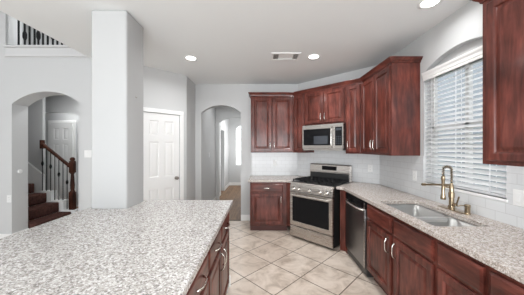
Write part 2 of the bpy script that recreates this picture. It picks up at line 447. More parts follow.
def casing(w_, h, cw=0.065):
    bm = B()
    for a, b in ((-cw, 0), (w_, w_+cw)): box(bm, a, b, -0.016, 0, 0, h, bev=0.003); 
    box(bm, -cw, w_+cw, -0.016, 0, h, h+cw, bev=0.003)
    return bm
d1 = struct('door_1', six_panel(0.60, 2.035), doorM, 'white six panel pantry door in the angled wall')
sx, sy = -1.82 + dL*S2, 3.60 + dL*S2
place(d1, sx - 0.045*S2 + 0.005*S2, sy + 0.045*S2 + 0.005*S2, PI/4, 0.005)
kb = lathe(B(), (0.54, -0.036, 0.95), [(0.028, 0), (0.028, -0.006), (0.011, -0.012), (0.011, -0.03), (0.026, -0.04), (0.029, -0.055), (0.018, -0.066)], 20, 'y')
obj('door_knob', kb, mat('dark_nickel', (0.32, 0.29, 0.26), 0.3, 1.0), d1, True)
t4 = struct('trim_4', casing(0.61, 2.045), trimM, 'white casing round the pantry door'); place(t4, sx, sy, PI/4)
d2 = struct('door_2', six_panel(0.56, 2.08), doorM, 'white panel door at the end of the stair hall'); place(d2, -5.27+0.0, 5.695, 0)
t5 = struct('trim_5', casing(0.56, 2.09), trimM, 'white casing round the stair hall door'); place(t5, -5.27, 5.70, 0)

# ---- backsplash (local: x along, y up, z out of the wall)
def splash(name, loops, loc, rz, label):
    bm = fill_extrude(loops, lambda a, b: (a, b, 0), (0, 0, 0.008))
    o = struct(name, bm, splashM, label)
    o.rotation_euler = (PI/2, 0, rz); o.location = loc
    return o
ZS0 = 0.914
rect = lambda a, b, c, d: [(a, c), (b, c), (b, d), (a, d)]
splash('wall_backsplash_back', [rect(0, 0.93, 0, UZ0-ZS0)], (-0.21, YB, ZS0), 0, 'white subway tile backsplash on the back wall')
splash('wall_backsplash_corner', [rect(0, 1.10/S2*1.0, 0, 1.60-ZS0)], (0.72, YB, ZS0), -PI/4, 'white subway tile backsplash behind the range')
hR = UZ0-ZS0
a, b = 3.52-WY1-0.0, 3.52-WY0
out = [(0, 0), (3.2, 0), (3.2, hR), (b, hR), (b, wz0-ZS0), (a, wz0-ZS0), (a, hR), (0, hR)]
splash('wall_backsplash_right', [out], (XR, 3.52, ZS0), -PI/2, 'white subway tile backsplash along the right wall')

# ------------------------------------------------------------------ kitchen window
win = struct('window_1', B(), trimM, 'kitchen window behind the white blinds')
bpy.data.objects.remove(win)
bm = B(); xw = XR+0.075
for a, b in ((WY0, WY0+0.05), (WY1-0.05, WY1), (2.09, 2.13)): box(bm, xw, xw+0.04, a, b, wz0, 2.30)
for a, b in ((wz0, wz0+0.05), (1.66, 1.71), (2.25, 2.30)): box(bm, xw, xw+0.04, WY0, WY1, a, b)
win = struct('window_1', bm, trimM, 'white framed kitchen window behind the blinds')
obj('pane', bx(xw+0.015, xw+0.02, WY0, WY1, wz0, 2.29), glassM, win)
# arched head: grey infill above the frame
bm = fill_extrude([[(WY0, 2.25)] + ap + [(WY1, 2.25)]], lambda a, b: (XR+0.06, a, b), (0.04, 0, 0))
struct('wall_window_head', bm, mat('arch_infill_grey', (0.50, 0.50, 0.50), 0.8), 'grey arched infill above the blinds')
bm = bx(XR-0.012, XR+0.075, WY0-0.01, WY1+0.005, wz0-0.022, wz0, bev=0.004)
struct('trim_6', bm, trimM, 'thin white window sill')
# blinds
bl = empty('window_blind', 'white wooden slat blinds with valance hanging in the window over the sink', 'blinds', (XR, (WY0+WY1)/2, wz0))
hw_ = (WY1-WY0)/2
bm = B(); z = 0.045
yy0, yy1 = -hw_+0.01, hw_-0.005
while z < 1.135:
    tilt = math.radians(33)
    cx, half, th = 0.030, 0.025, 0.0016
    dx, dz = half*math.cos(tilt), half*math.sin(tilt)
    v = []
    for yy in (yy0, yy1):
        for (sx_, sz_) in ((-dx, -dz-th), (dx, dz-th), (dx, dz+th), (-dx, -dz+th)):
            v.append(bm.verts.new((cx+sx_, yy, z+sz_)))
    for k in range(4): bm.faces.new((v[k], v[(k+1) % 4], v[4+(k+1) % 4], v[4+k]))
    bm.faces.new(v[:4]); bm.faces.new(v[4:])
    z += 0.0445
obj('slats', bm, slatM, bl)
bm = bx(0.006, 0.054, yy0, yy1, 0.004, 0.022, bev=0.003); obj('bottom_rail', bm, slatM, bl)
bm = bx(0.002, 0.056, yy0, yy1, 1.15, 1.185); obj('head_rail', bm, slatM, bl)
bm = B(); prof = [(0, 1.125), (-0.012, 1.125), (-0.015, 1.138), (-0.012, 1.147), (-0.017, 1.155), (-0.020, 1.18), (-0.029, 1.197), (-0.032, 1.215), (0, 1.215)]
for yv in (-hw_-0.03, hw_+0.02):
    pass
v0 = [bm.verts.new((a, -hw_-0.03, b)) for a, b in prof]; v1 = [bm.verts.new((a, hw_-0.002, b)) for a, b in prof]
for k in range(len(prof)): bm.faces.new((v0[k], v0[(k+1) % len(prof)], v1[(k+1) % len(prof)], v1[k]))
bm.faces.new(v0); bm.faces.new(v1)
obj('valance', bm, trimM, bl)
for yy in (-0.30, 0.02, 0.33):
    bm = B()
    for xx in (0.004, 0.056): box(bm, xx-0.0008, xx+0.0008, yy-0.004, yy+0.004, 0.02, 1.18)
    obj('ladder_cord', bm, slatM, bl)
bm = tube(B(), [(-0.008, 0.27, 1.17), (-0.010, 0.27, 0.55)], 0.0035, 6); obj('tilt_wand', bm, plateM, bl, True)

# exterior
o = struct('floor_outside', bx(1.95, 12, -8, 14, -0.5, -0.1), mat('grass', (0.10, 0.16, 0.06), 0.9), 'grass strip outside')
nh = empty('neighbor_house', 'blue grey neighbouring house seen through the window blinds', 'house', (4.6, 2.0, -0.1))
obj('wall', bx(0, 3, -3.6, 7.5, 0, 5.2), mat('siding_blue_grey', (0.31, 0.345, 0.38), 0.8), nh)
bm = fill_extrude([[(-0.4, 5.15), (3.4, 5.15), (1.5, 6.3)]], lambda a, b: (a, -3.9, b), (0, 11.7, 0)); obj('roof', bm, mat('shingle', (0.20, 0.19, 0.19), 0.9), nh)
wv = obj('window', bx(-0.03, 0, -1.4, -0.5, 0.9, 2.1), trimM, nh); obj('pane', bx(-0.04, -0.028, -1.33, -0.57, 0.97, 2.03), blackG, wv)

# ------------------------------------------------------------------ cabinets
CH, CP = 0.055, 0.045
crown_prof = [(0, 0), (-0.010, 0.0), (-0.012, 0.012), (-0.022, 0.022), (-0.034, 0.034), (-0.040, 0.046), (-0.046, 0.048), (-0.046, 0.056), (0.0, 0.056)]
# crown paths are swept in world space with mitred corners, then parented to each cabinet
def crown(parent, pts, i0, i1, zb):
    """pts: xy polyline of the cabinet fronts (left to right seen from the room); sweep segments i0..i1"""
    P = [Vector(p) for p in pts]
    bm = B(); prev = None
    inv = parent.matrix_basis.inverted()
    for i in range(i0, i1+1):
        d0 = (P[i]-P[i-1]).normalized() if i > 0 else None
        d1_ = (P[i+1]-P[i]).normalized() if i < len(P)-1 else None
        if d0 is None: d0 = d1_
        if d1_ is None: d1_ = d0
        n0 = Vector((-d0.y, d0.x)); n1 = Vector((-d1_.y, d1_.x))    # inward
        m = (n0+n1); m = m/(m.dot(n0))
        cur = [bm.verts.new(inv @ Vector((P[i].x+m.x*a, P[i].y+m.y*a, zb+b))) for a, b in crown_prof]
        if prev:
            for k in range(len(cur)): bm.faces.new((prev[k], prev[(k+1) % len(cur)], cur[(k+1) % len(cur)], cur[k]))
        else: bm.faces.new(cur)
        prev = cur
    bm.faces.new(prev)
    return obj('crown_moulding', bm, cherryH, parent)
YF = YB-0.33; XF = XR-0.33
dsum = 5.34-0.325/S2                        # diagonal upper face line x+y
pA = (-0.211, YF); pB = (dsum-YF, YF); pC = (XF, dsum-XF); YE = 2.62; pD = (XF, YE)
path = [(-0.211, YB), pA, pB, pC, pD, (XR, YE)]
def upper(label, org, rz, W, z0, z1, doors, depth=0.32, hside='inner', group='wall cabinets', flush=False):
    t = empty('wall_cabinet', label, 'cabinet', (org[0], org[1], z0), rz, group)
    h = z1-z0
    bm = B(); box(bm, 0, W, 0, depth, 0, h); obj('body', bm, cherryV, t)
    t_handles = []
    for (a, b, side) in doors:
        d = obj('door', cab_door(a, b, 0.022, h-0.03), cherryV, t)
        if side:
            x = a+0.03 if side == 'l' else b-0.03
            pull(d, x, 0.022+0.11)
    return t
Wd = (Vector(pC)-Vector(pB)).length
u = Vector((S2, -S2)); eps = 0.002
W1 = pB[0]-pA[0]
c1 = upper('two door cherry wall cabinet on the back wall, left end, sheen on its doors', pA, 0, W1-eps, UZ0, UZ1, [(0.018, W1/2-0.008, 'r'), (W1/2+0.008, W1-0.018, 'l')], 0.325)
crown(c1, path, 0, 2, UZ1)
nw = (Wd-0.765)/2
c2 = upper('narrow cherry wall cabinet left of the microwave', pB, -PI/4, nw-eps, UZ0, UZ1, [(0.022, nw-0.018, None)], 0.315)
q = Vector(pB)+u*nw
c3 = upper('short two door cherry cabinet above the microwave', tuple(q), -PI/4, 0.765-eps, 1.865, UZ1, [(0.012, 0.375, 'r'), (0.39, 0.753, 'l')], 0.315)
q2 = Vector(pB)+u*(nw+0.765)
c4 = upper('narrow cherry wall cabinet right of the microwave', tuple(q2), -PI/4, nw-eps, UZ0, UZ1, [(0.018, nw-0.022, 'l')], 0.315)
cp = [path[0], pA, pB, tuple(q), tuple(q2), pC, pD, (XR, YE)]
bpy.context.view_layer.update()
crown(c2, cp, 2, 3, UZ1); crown(c3, cp, 3, 4, UZ1); crown(c4, cp, 4, 5, UZ1)
W5 = pC[1]-YE
c5 = upper('tall two door cherry wall cabinet left of the window, plain end panel facing the room', (pC[0], pC[1]-eps), -PI/2, W5-eps, UZ0, UZ1, [(0.02, W5/2-0.006, 'r'), (W5/2+0.006, W5-0.018, 'l')], 0.328)
crown(c5, cp, 5, 7, UZ1)
# end cabinet right of the window
c6 = upper('large cherry wall cabinet right of the window, cut by the photo edge', (XF, 1.54), -PI/2, 0.92, 1.37, UZ1, [(0.038, 0.455, 'r'), (0.469, 0.882, 'l')], 0.328)
crown(c6, [(XR, 1.54), (XF, 1.54), (XF, 0.62), (XR, 0.62)], 0, 3, UZ1)

def base_cab(label, org, rz, W, fronts, depth=0.58, group='base cabinets', poly=None, openback=False):
    """fronts: list of (kind, x0, x1, z0, z1, handle) ; handle: 'l','r' vertical side, 'h' horizontal centre"""
    t = empty('base_cabinet', label, 'cabinet', (org[0], org[1], 0), rz, group)
    bm = B()
    if poly: bm = fill_extrude([poly], lambda a, b: (a, b, 0.105), (0, 0, 0.767))
    elif openback:   # sink base: open inside
        box(bm, 0, 0.018, 0, depth, 0.105, 0.872); box(bm, W-0.018, W, 0, depth, 0.105, 0.872)
        box(bm, 0.018, W-0.018, 0.02, depth, 0.105, 0.123); box(bm, 0.018, W-0.018, 0, 0.02, 0.105, 0.872)
    else: box(bm, 0, W, 0, depth, 0.105, 0.872)
    obj('body', bm, cherryV, t)
    if not poly: obj('toe_kick', bx(0, W, 0.07, 0.09, 0, 0.105), toeM, t)
    for kind, a, b, c, d, hd in fronts:
        if kind == 'drawer':
            o = obj('drawer', drawer_front(a, b, c, d), cherryH, t)
        else:
            o = obj('door', cab_door(a, b, c, d), cherryV, t)
        if hd == 'h': pull(o, (a+b)/2, (c+d)/2, True)
        elif hd == 'l': pull(o, a+0.035, d-0.10)
        elif hd == 'r': pull(o, b-0.035, d-0.10)
    return t
YBF = 4.00; XBF = 1.185; DS = 4.43     # base faces and diagonal base line x+y
DZ0, DZ1, RZ0, RZ1 = 0.13, 0.675, 0.70, 0.845
bc1 = base_cab('cherry base cabinet left of the range on the back wall, one drawer over one door', (-0.21, YBF), 0, 0.64,
    [('drawer', 0.025, 0.575, RZ0, RZ1, 'h'), ('door', 0.025, 0.575, DZ0, DZ1, 'r')],
    poly=[(0, 0), (0.64, 0), (0.77, -0.13), (0.77+0.40, -0.13+0.40), (0.93, 0.612), (0, 0.612)])
obj('toe_kick', bx(0.0, 0.66, 0.07, 0.09, 0, 0.105), toeM, bc1)
# filler right of range (polygon in world coordinates, at origin 1.13,3.30)
fo = (1.13, 3.30)
bc2 = empty('base_cabinet', 'narrow cherry corner filler between the range and the dishwasher', 'cabinet', (fo[0], fo[1], 0), 0, 'base cabinets')
bm = fill_extrude([[(0.0, 0), (XBF-fo[0], DS-XBF-fo[1]), (XBF-fo[0], 3.168-fo[1]), (XR-0.01-fo[0], 3.168-fo[1]), (XR-0.01-fo[0], 3.50-fo[1]), (1.75-fo[0], 3.585-fo[1]), (0.42, 0.42)]], lambda a, b: (a, b, 0.0), (0, 0, 0.872))
obj('body', bm, cherryV, bc2)
R90 = -PI/2
bc3 = base_cab('wide cherry sink base cabinet with two false drawers and two doors under the double sink', (XBF, 2.558), R90, 1.016,
    [('drawer', 0.015, 0.483, RZ0, RZ1, None), ('drawer', 0.531, 0.996, RZ0, RZ1, None), ('door', 0.015, 0.483, DZ0, DZ1, 'r'), ('door', 0.531, 0.996, DZ0, DZ1, 'l')], openback=True)
bc4 = base_cab('cherry base cabinet right of the sink cabinet, single drawer over a door', (XBF, 1.540), R90, 0.348,
    [('drawer', 0.018, 0.333, RZ0, RZ1, None), ('door', 0.018, 0.333, DZ0, DZ1, None)])
bc5 = base_cab('cherry base cabinet nearest the camera on the right, cut by the photo edge', (XBF, 1.190), R90, 0.90,
    [('drawer', 0.015, 0.44, RZ0, RZ1, None), ('drawer', 0.46, 0.885, RZ0, RZ1, None), ('door', 0.015, 0.44, DZ0, DZ1, 'r'), ('door', 0.46, 0.885, DZ0, DZ1, 'l')])
# island cabinets facing +X
XI = -0.345
L90 = PI/2
fl = 0.13
ic1 = base_cab('island cherry cabinet at the far end, two drawers over a pair of doors', (XI, 1.412), L90, 0.898,
    [('drawer', 0.010, 0.425, RZ0, RZ1, 'h'), ('drawer', 0.441, 0.865, RZ0, RZ1, 'h'), ('door', 0.010, 0.425, DZ0, DZ1, 'r'), ('door', 0.441, 0.865, DZ0, DZ1, 'l')], depth=0.60, group='island cabinets')
ic2 = base_cab('island cherry cabinet nearer the camera, next to the far end one', (XI, 0.540), L90, 0.870,
    [('drawer', 0.010, 0.425, RZ0, RZ1, 'h'), ('drawer', 0.441, 0.855, RZ0, RZ1, 'h'), ('door', 0.010, 0.425, DZ0, DZ1, 'r'), ('door', 0.441, 0.855, DZ0, DZ1, 'l')], depth=0.60, group='island cabinets')

# ------------------------------------------------------------------ countertops
def rrect(x0, x1, y0, y1, r, n=4):
    pts = []
    for cx, cy, a0 in ((x1-r, y1-r, 0), (x0+r, y1-r, PI/2), (x0+r, y0+r, PI), (x1-r, y0+r, 1.5*PI)):
        for i in range(n+1):
            a = a0+PI/2*i/n; pts.append((cx+r*math.cos(a), cy+r*math.sin(a)))
    return pts
def bevel_outer(o, wd=0.006):
    md = o.modifiers.new('edge', 'BEVEL'); md.width = wd; md.segments = 2; md.limit_method = 'ANGLE'; md.angle_limit = math.radians(50)
# range frame
RC = Vector((0.7335, 3.51)); RW = 0.756
ud = Vector((S2, -S2)); dd = Vector((S2, S2))
def rp(a, b): v = RC + ud*a + dd*b; return (v.x, v.y)
g = RW/2+0.004
fd = (4.385-(RC.x+RC.y))*S2            # counter front edge on the diagonal
XCE = 1.155
A = rp(-g, fd); Bp = rp(-g, 0.69); Cp = rp(g, 0.69); Dp = rp(g, fd)
ycl = 3.965
kx = 4.385-ycl
outer = [(-0.24, ycl), (kx, ycl), A, Bp, Cp, Dp, (XCE, 4.385-XCE), (XCE, 0.28), (XR-0.001, 0.28), (XR-0.001, 3.515), (0.722, YB-0.006), (-0.24, YB-0.001)]
SX0, SX1, SY0, SY1 = 1.245, 1.650, 1.640, 2.435
ctop = fill_extrude([outer, rrect(SX0, SX1, SY0, SY1, 0.03)], lambda a, b: (a, b, 0.874), (0, 0, 0.04))
o = obj('countertop', ctop, granK); tag(o, 'speckled beige granite countertop running round the range and sink', 'countertop'); bevel_outer(o)
itop = fill_extrude([rrect(-1.63, -0.31, -0.05, 2.457, 0.012), [(-1.592, 2.115), (-1.256, 2.115), (-1.256, 2.432), (-1.592, 2.432)]], lambda a, b: (a, b, 0.874), (0, 0, 0.04))
o = obj('countertop', itop, granI); tag(o, 'large pale speckled granite island countertop around the white column', 'countertop'); bevel_outer(o)
# island side: panels under overhang
ip = empty('island_panel', 'grey painted panel carrying the overhanging left side of the island top', 'panel', (-0.96, 0, 0))
obj('panel', bx(-0.60, 0, 0.02, 2.11, 0, 0.873), wallM, ip)

# ------------------------------------------------------------------ sink
sk = empty('sink', 'stainless steel double bowl undermount sink in the right countertop', 'sink', (0, 0, 0.0))
def bowl(x0, x1, y0, y1, zt, dp):
    bm = B(); r = 0.045
    lv = [(0, zt), (0.006, zt-dp*0.85), (0.02, zt-dp*0.96), (0.045, zt-dp)]
    prev = None
    for ins, z in lv:
        cur = [bm.verts.new((p[0], p[1], z)) for p in rrect(x0+ins, x1-ins, y0+ins, y1-ins, r, 5)]
        if prev:
            for k in range(len(cur)): bm.faces.new((prev[k], prev[(k+1) % len(cur)], cur[(k+1) % len(cur)], cur[k]))
        prev = cur
    bm.faces.new(prev)
    return bm
for (a, b, dp) in ((2.015, 2.432, 0.19), (1.643, 1.975, 0.165)):
    bo = obj('bowl', bowl(SX0+0.003, SX1-0.003, a, b, 0.870, dp), sinkM, sk, 'auto')
    md = bo.modifiers.new('thick', 'SOLIDIFY'); md.thickness = 0.0015
    dr = obj('drain', lathe(B(), ((SX0+SX1)/2, (a+b)/2, 0.870-dp), [(0.045, 0), (0.045, 0.003), (0.034, 0.003), (0.03, -0.004)], 20), nickM, sk)
bm = B()
for a in ((SX0-0.015, SX0+0.004, SY0-0.015, SY1+0.015), (SX1-0.004, SX1+0.015, SY0-0.015, SY1+0.015), (SX0+0.004, SX1-0.004, SY0-0.015, SY0+0.004), (SX0+0.004, SX1-0.004, SY1-0.004, SY1+0.015)): box(bm, *a, 0.866, 0.873)
obj('rim', bm, sinkM, sk)
obj('divider', bx(SX0+0.001, SX1-0.001, 1.972, 2.018, 0.72, 0.870, bev=0.010, seg=3), mat('sink_steel_lit', (0.78, 0.78, 0.77), 0.4, 0.85), sk, 'auto')  # same steel as the bowls, lightened to paint the bright divider edge

# ------------------------------------------------------------------ faucet
fc = empty('faucet', 'tall brass spring neck kitchen faucet with side spout behind the sink', 'faucet', (1.725, 2.075, 0.914))
obj('base_plate', bx(-0.027, 0.027, -0.13, 0.13, 0, 0.006, bev=0.002), brassM, fc)
obj('body', lathe(B(), (0, 0, 0.006), [(0.026, 0), (0.026, 0.03), (0.020, 0.036), (0.020, 0.10), (0.024, 0.105), (0.024, 0.15), (0.018, 0.155), (0.018, 0.215), (0.012, 0.225), (0.012, 0.235)], 20), brassM, fc, 'auto')
neck = []
for i in range(15):
    a = PI*i/14; R = 0.032
    neck.append((-R + R*math.cos(a), 0.008*(1-math.cos(a)), 0.36 + R*math.sin(a)))
pts = [(0, 0, 0.22), (0, 0, 0.30)] + neck + [(-0.064, 0.016, 0.30)]
obj('hose', tube(B(), pts, 0.0055, 8), ironM, fc, True)
# spring coils
def resample(pts, n):
    P = [Vector(p) for p in pts]; L = [0]
    for i in range(1, len(P)): L.append(L[-1] + (P[i]-P[i-1]).length)
    out = []
    for k in range(n+1):
        s = L[-1]*k/n; j = 0
        while j < len(L)-2 and L[j+1] < s: j += 1
        t = (s-L[j])/max(1e-9, L[j+1]-L[j]); d = (P[j+1]-P[j]).normalized()
        out.append((P[j].lerp(P[j+1], t), d))
    return out
cp_ = []; rs = resample(pts, 20*8)
for k, (p, d) in enumerate(rs):
    sd = Vector((0, 1, 0)); nn = d.cross(sd).normalized(); a = 2*PI*k/8
    cp_.append(p + sd*0.0115*math.cos(a) + nn*0.0115*math.sin(a))
obj('spring', tube(B(), cp_, 0.0026, 5), brassM, fc, True)
obj('spray_head', lathe(B(), (-0.064, 0.016, 0.09), [(0.018, 0), (0.022, 0.008), (0.019, 0.03), (0.013, 0.06), (0.013, 0.17), (0.016, 0.18), (0.016, 0.21), (0.010, 0.215)], 16), brassM, fc, 'auto')
obj('holder_arm', tube(B(), [(0, 0, 0.20), (-0.03, 0.008, 0.205), (-0.064, 0.016, 0.20)], 0.006, 8), brassM, fc, True)
obj('side_spout', tube(B(), [(-0.01, 0.0, 0.225), (-0.10, 0.012, 0.225), (-0.215, 0.03, 0.225), (-0.216, 0.03, 0.225), (-0.242, 0.033, 0.225), (-0.243, 0.033, 0.225), (-0.248, 0.033, 0.225)], [0.009, 0.009, 0.009, 0.013, 0.013, 0.010, 0.010], 10), brassM, fc, 'auto')
obj('lever', tube(B(), [(0.0, -0.018, 0.05), (0.0, -0.05, 0.058), (0.0, -0.052, 0.06), (-0.004, -0.075, 0.11), (-0.006, -0.085, 0.135)], [0.014, 0.014, 0.006, 0.006, 0.007], 10), brassM, fc, 'auto')
sd_ = empty('soap_dispenser', 'short brass soap dispenser beside the faucet', 'soap dispenser', (1.735, 1.925, 0.914))
obj('body', lathe(B(), (0, 0, 0), [(0.024, 0), (0.024, 0.006), (0.019, 0.01), (0.019, 0.06), (0.021, 0.064), (0.021, 0.082), (0.012, 0.086)], 18), brassM, sd_, 'auto')
obj('nozzle', tube(B(), [(-0.01, 0, 0.074), (-0.05, 0.01, 0.074), (-0.075, 0.014, 0.066)], 0.005, 8), brassM, sd_, True)

# ------------------------------------------------------------------ dishwasher
dw = empty('dishwasher', 'stainless dishwasher with a curved bar handle between the sink cabinet and the corner', 'dishwasher', (XBF, 3.164, 0), R90)
W = 0.602
dw.location = (XBF, 3.164, 0)
obj('tub', bx(0, W, 0.0, 0.57, 0.02, 0.868), blackM, dw)
obj('toe_panel', bx(0.01, W-0.01, -0.002, 0.0, 0.03, 0.11), blackM, dw)
bm = bx(0.006, W-0.006, -0.028, -0.001, 0.115, 0.775, bev=0.004, seg=2); dr = obj('door', bm, dsteelM, dw, 'auto')
bm = bx(0.006, W-0.006, -0.028, -0.001, 0.78, 0.862, bev=0.004, seg=2); cpn = obj('control_panel', bm, blackG, dw, 'auto')
obj('edge_trim', bx(W-0.03, W-0.006, -0.030, -0.027, 0.118, 0.85), steelM, dw)
pts = []; n = 14
for i in range(n+1):
    t = -1+2*i/n
    pts.append((W/2 + t*0.26, -0.030-0.042*(1-abs(t)**3), 0.765))
obj('handle', tube(B(), pts, 0.014, 10), nickM, dr, True)

# ------------------------------------------------------------------ range (local x along, y inward, front at y=0)
rg = empty('range', 'stainless gas range set diagonally in the corner under the microwave', 'range', (RC.x, RC.y, 0), -PI/4)
h = RW/2
bm = bx(-h+0.002, h-0.002, 0.035, 0.66, 0.03, 0.905); obj('body', bm, blackM, rg)
for sx_ in (-h+0.06, h-0.06):
    for sy_ in (0.10, 0.58): obj('foot', lathe(B(), (sx_, sy_, 0), [(0.02, 0), (0.02, 0.008), (0.012, 0.01), (0.012, 0.03)], 12), blackM, rg)
# bottom drawer
bm = bx(-h, h, 0.0, 0.034, 0.04, 0.205, bev=0.004, seg=2); obj('drawer', bm, steelM, rg, 'auto')
# oven door
bm = B(); _, f = panel_rings(bm, -h, h, 0.215, 0.755, [(0, 0.034), (0, 0.004), (0.004, 0)], cap=False)
bmesh.ops.recalc_face_normals(bm, faces=bm.faces)
bm.free()
do = [(-h, 0.215), (h, 0.215), (h, 0.755), (-h, 0.755)]; wi = [(-h+0.045, 0.285), (h-0.055, 0.285), (h-0.055, 0.685), (-h+0.045, 0.685)]
bm = fill_extrude([do, wi], lambda a, b: (a, 0.0, b), (0, 0.034, 0)); od = obj('oven_door', bm, steelM, rg); bevel_outer(od, 0.003)
obj('oven_window', bx(-h+0.045, h-0.055, 0.004, 0.03, 0.285, 0.685), blackG, od)
bm = B(); tube(bm, [(-h+0.05, -0.045, 0.722), (-h+0.3, -0.05, 0.722), (h-0.3, -0.05, 0.722), (h-0.05, -0.045, 0.722)], 0.011, 10)
for sx_ in (-h+0.065, h-0.065): box(bm, sx_-0.012, sx_+0.012, -0.048, 0.0, 0.712, 0.732, bev=0.003)
obj('handle', bm, nickM, od, 'auto')
# control panel (slanted)
bm = fill_extrude([[(-0.006, 0.765), (0.06, 0.765), (0.06, 0.915), (0.030, 0.915), (0.0, 0.85)]], lambda a, b: (-h, a, b), (RW, 0, 0)); cpn = obj('control_panel', bm, steelM, rg); bevel_outer(cpn, 0.003)
for kx_ in (-0.30, -0.20, 0.0, 0.18, 0.29):
    kb = lathe(B(), (kx_, -0.004, 0.815), [(0.026, 0.0), (0.026, -0.006), (0.021, -0.010), (0.018, -0.036), (0.014, -0.040)], 18, 'y')
    ko = obj('knob', kb, nickM, rg, 'auto')
    obj('knob_collar', lathe(B(), (kx_, -0.002, 0.815), [(0.030, 0.002), (0.030, -0.004)], 18, 'y'), blackM, ko)
# cooktop
obj('cooktop', bx(-h, h, 0.032, 0.60, 0.905, 0.922, bev=0.004), blackM, rg)
for bx_, by_, br_ in ((-0.24, 0.17, 0.045), (-0.24, 0.44, 0.038), (0.0, 0.31, 0.05), (0.24, 0.17, 0.045), (0.24, 0.44, 0.034)):
    obj('burner', lathe(B(), (bx_, by_, 0.922), [(br_+0.012, 0), (br_+0.008, 0.008), (br_, 0.010), (br_, 0.018), (br_-0.008, 0.022)], 18), ironM, rg, 'auto')
for gx in (-0.245, 0.0, 0.245):
    bm = B(); gw, t = 0.117, 0.007
    for yy in (0.06, 0.31, 0.56): box(bm, gx-gw, gx+gw, yy-t, yy+t, 0.945, 0.960)
    for xx in (-gw+t, -0.04, 0.04, gw-t): box(bm, gx+xx-t, gx+xx+t, 0.06, 0.56, 0.945, 0.960)
    for yy in (0.17, 0.44): box(bm, gx-gw, gx+gw, yy-0.005, yy+0.005, 0.945, 0.960)
    for xx in (-gw+t, gw-t):
        for yy in (0.066, 0.554): box(bm, gx+xx-t, gx+xx+t, yy-t, yy+t, 0.922, 0.946)
    obj('grate', bm, ironM, rg)
# backguard
bm = fill_extrude([[(0.585, 0.905), (0.66, 0.905), (0.66, 1.185), (0.618, 1.19), (0.600, 1.175), (0.588, 1.08), (0.585, 1.07)]], lambda a, b: (-h, a, b), (RW, 0, 0)); bgd = obj('backguard', bm, steelM, rg); bevel_outer(bgd, 0.004)
obj('vent_strip', bx(-h+0.02, h-0.02, 0.575, 0.588, 0.922, 1.045), blackM, rg)
obj('display', bx(-0.13, 0.14, 0.583, 0.60, 1.09, 1.16), blackG, bgd).rotation_euler = (0, 0, 0)

# ------------------------------------------------------------------ microwave
mc = (Vector(pB)+u*(nw+0.3825))
mw = empty('microwave', 'stainless over the range microwave with a black glass door and vertical handle', 'microwave', (mc.x, mc.y, 1.437), -PI/4)
h = 0.379; H = 0.425
obj('body', bx(-h, h, -0.045, 0.31, 0, H-0.002), blackM, mw)
bm = fill_extrude([[(-h, 0.02), (h-0.155, 0.02), (h-0.155, H), (-h, H)], [(-h+0.02, 0.08), (h-0.21, 0.08), (h-0.21, H-0.07), (-h+0.02, H-0.07)]], lambda a, b: (a, -0.075, b), (0, 0.03, 0))
md_ = obj('door', bm, steelM, mw); bevel_outer(md_, 0.003)
obj('door_window', bx(-h+0.02, h-0.21, -0.071, -0.05, 0.08, H-0.07), blackG, md_)
obj('inner_view', bx(-h+0.23, h-0.27, -0.0725, -0.0705, 0.10, H-0.19), dispM, md_)
hb = B(); tube(hb, [(h-0.185, -0.078, 0.05), (h-0.185, -0.112, 0.065), (h-0.185, -0.115, 0.09), (h-0.185, -0.115, H-0.09), (h-0.185, -0.112, H-0.065), (h-0.185, -0.078, H-0.05)], 0.011, 10)
obj('handle', hb, nickM, md_, True)
bm = fill_extrude([[(h-0.152, 0.02), (h, 0.02), (h, H), (h-0.152, H)], [(h-0.138, 0.075), (h-0.02, 0.075), (h-0.02, H-0.055), (h-0.138, H-0.055)]], lambda a, b: (a, -0.075, b), (0, 0.03, 0))
pn = obj('control_panel', bm, steelM, mw); obj('keypad', bx(h-0.138, h-0.02, -0.073, -0.05, 0.075, H-0.055), blackG, pn)
bm = B()
for r_ in range(4):
    for c_ in range(3): box(bm, h-0.125+c_*0.034, h-0.105+c_*0.034, -0.0745, -0.0728, 0.10+r_*0.035, 0.117+r_*0.035)
obj('keys', bm, dispM, pn)
obj('clock_display', bx(h-0.125, h-0.035, -0.0745, -0.0728, H-0.11, H-0.075), dispM, pn)
obj('underside_vent', bx(-h+0.02, h-0.02, -0.07, 0.25, -0.004, 0.018), steelM, mw)

# ------------------------------------------------------------------ outlets and switches
def outlet(name, label, loc, rz, gang=1, kind='outlet', cat='outlet', group=None):
    t = empty(name, label, cat, loc, rz, group)
    w_ = 0.035 + 0.023*(gang-1)
    obj('plate', bx(-w_, w_, -0.006, 0, -0.057, 0.057, bev=0.002), plateM, t)
    for gI in range(gang):
        cx = (gI-(gang-1)/2)*0.046
        if kind == 'outlet':
            for zz in (-0.02, 0.02):
                r = obj('socket', bx(cx-0.016, cx+0.016, -0.008, -0.005, zz-0.014, zz+0.014, bev=0.003), plateM, t)
                bm = B(); box(bm, cx-0.008, cx-0.006, -0.0085, -0.0078, zz-0.004, zz+0.006); box(bm, cx+0.006, cx+0.008, -0.0085, -0.0078, zz-0.004, zz+0.006); obj('slots', bm, slotM, r)
        else:
            obj('rocker', bx(cx-0.015, cx+0.015, -0.009, -0.005, -0.032, 0.032, bev=0.002), plateM, t)
    return t
outlet('outlet', 'white outlet on the backsplash left of the range', (0.26, YB-0.008, 1.165), 0)
outlet('outlet', 'white outlet on the diagonal backsplash right of the range', (1.722-0.006, 3.618-0.006, 1.15), -PI/4)
outlet('outlet', 'white outlet on the backsplash beside the window blinds', (XR-0.008, 2.70, 1.145), R90)
outlet('light_switch', 'white double switch plate on the backsplash at the right photo edge', (XR-0.008, 1.585, 1.125), R90, 2, 'switch', 'switch')
outlet('light_switch', 'white switch plate on the wall left of the column', (-2.745, YL, 1.38), 0, 2, 'switch', 'switch')
outlet('light_switch', 'white switch plate inside the hallway arch', (-1.29, 5.55, 1.30), PI/2, 1, 'switch', 'switch')
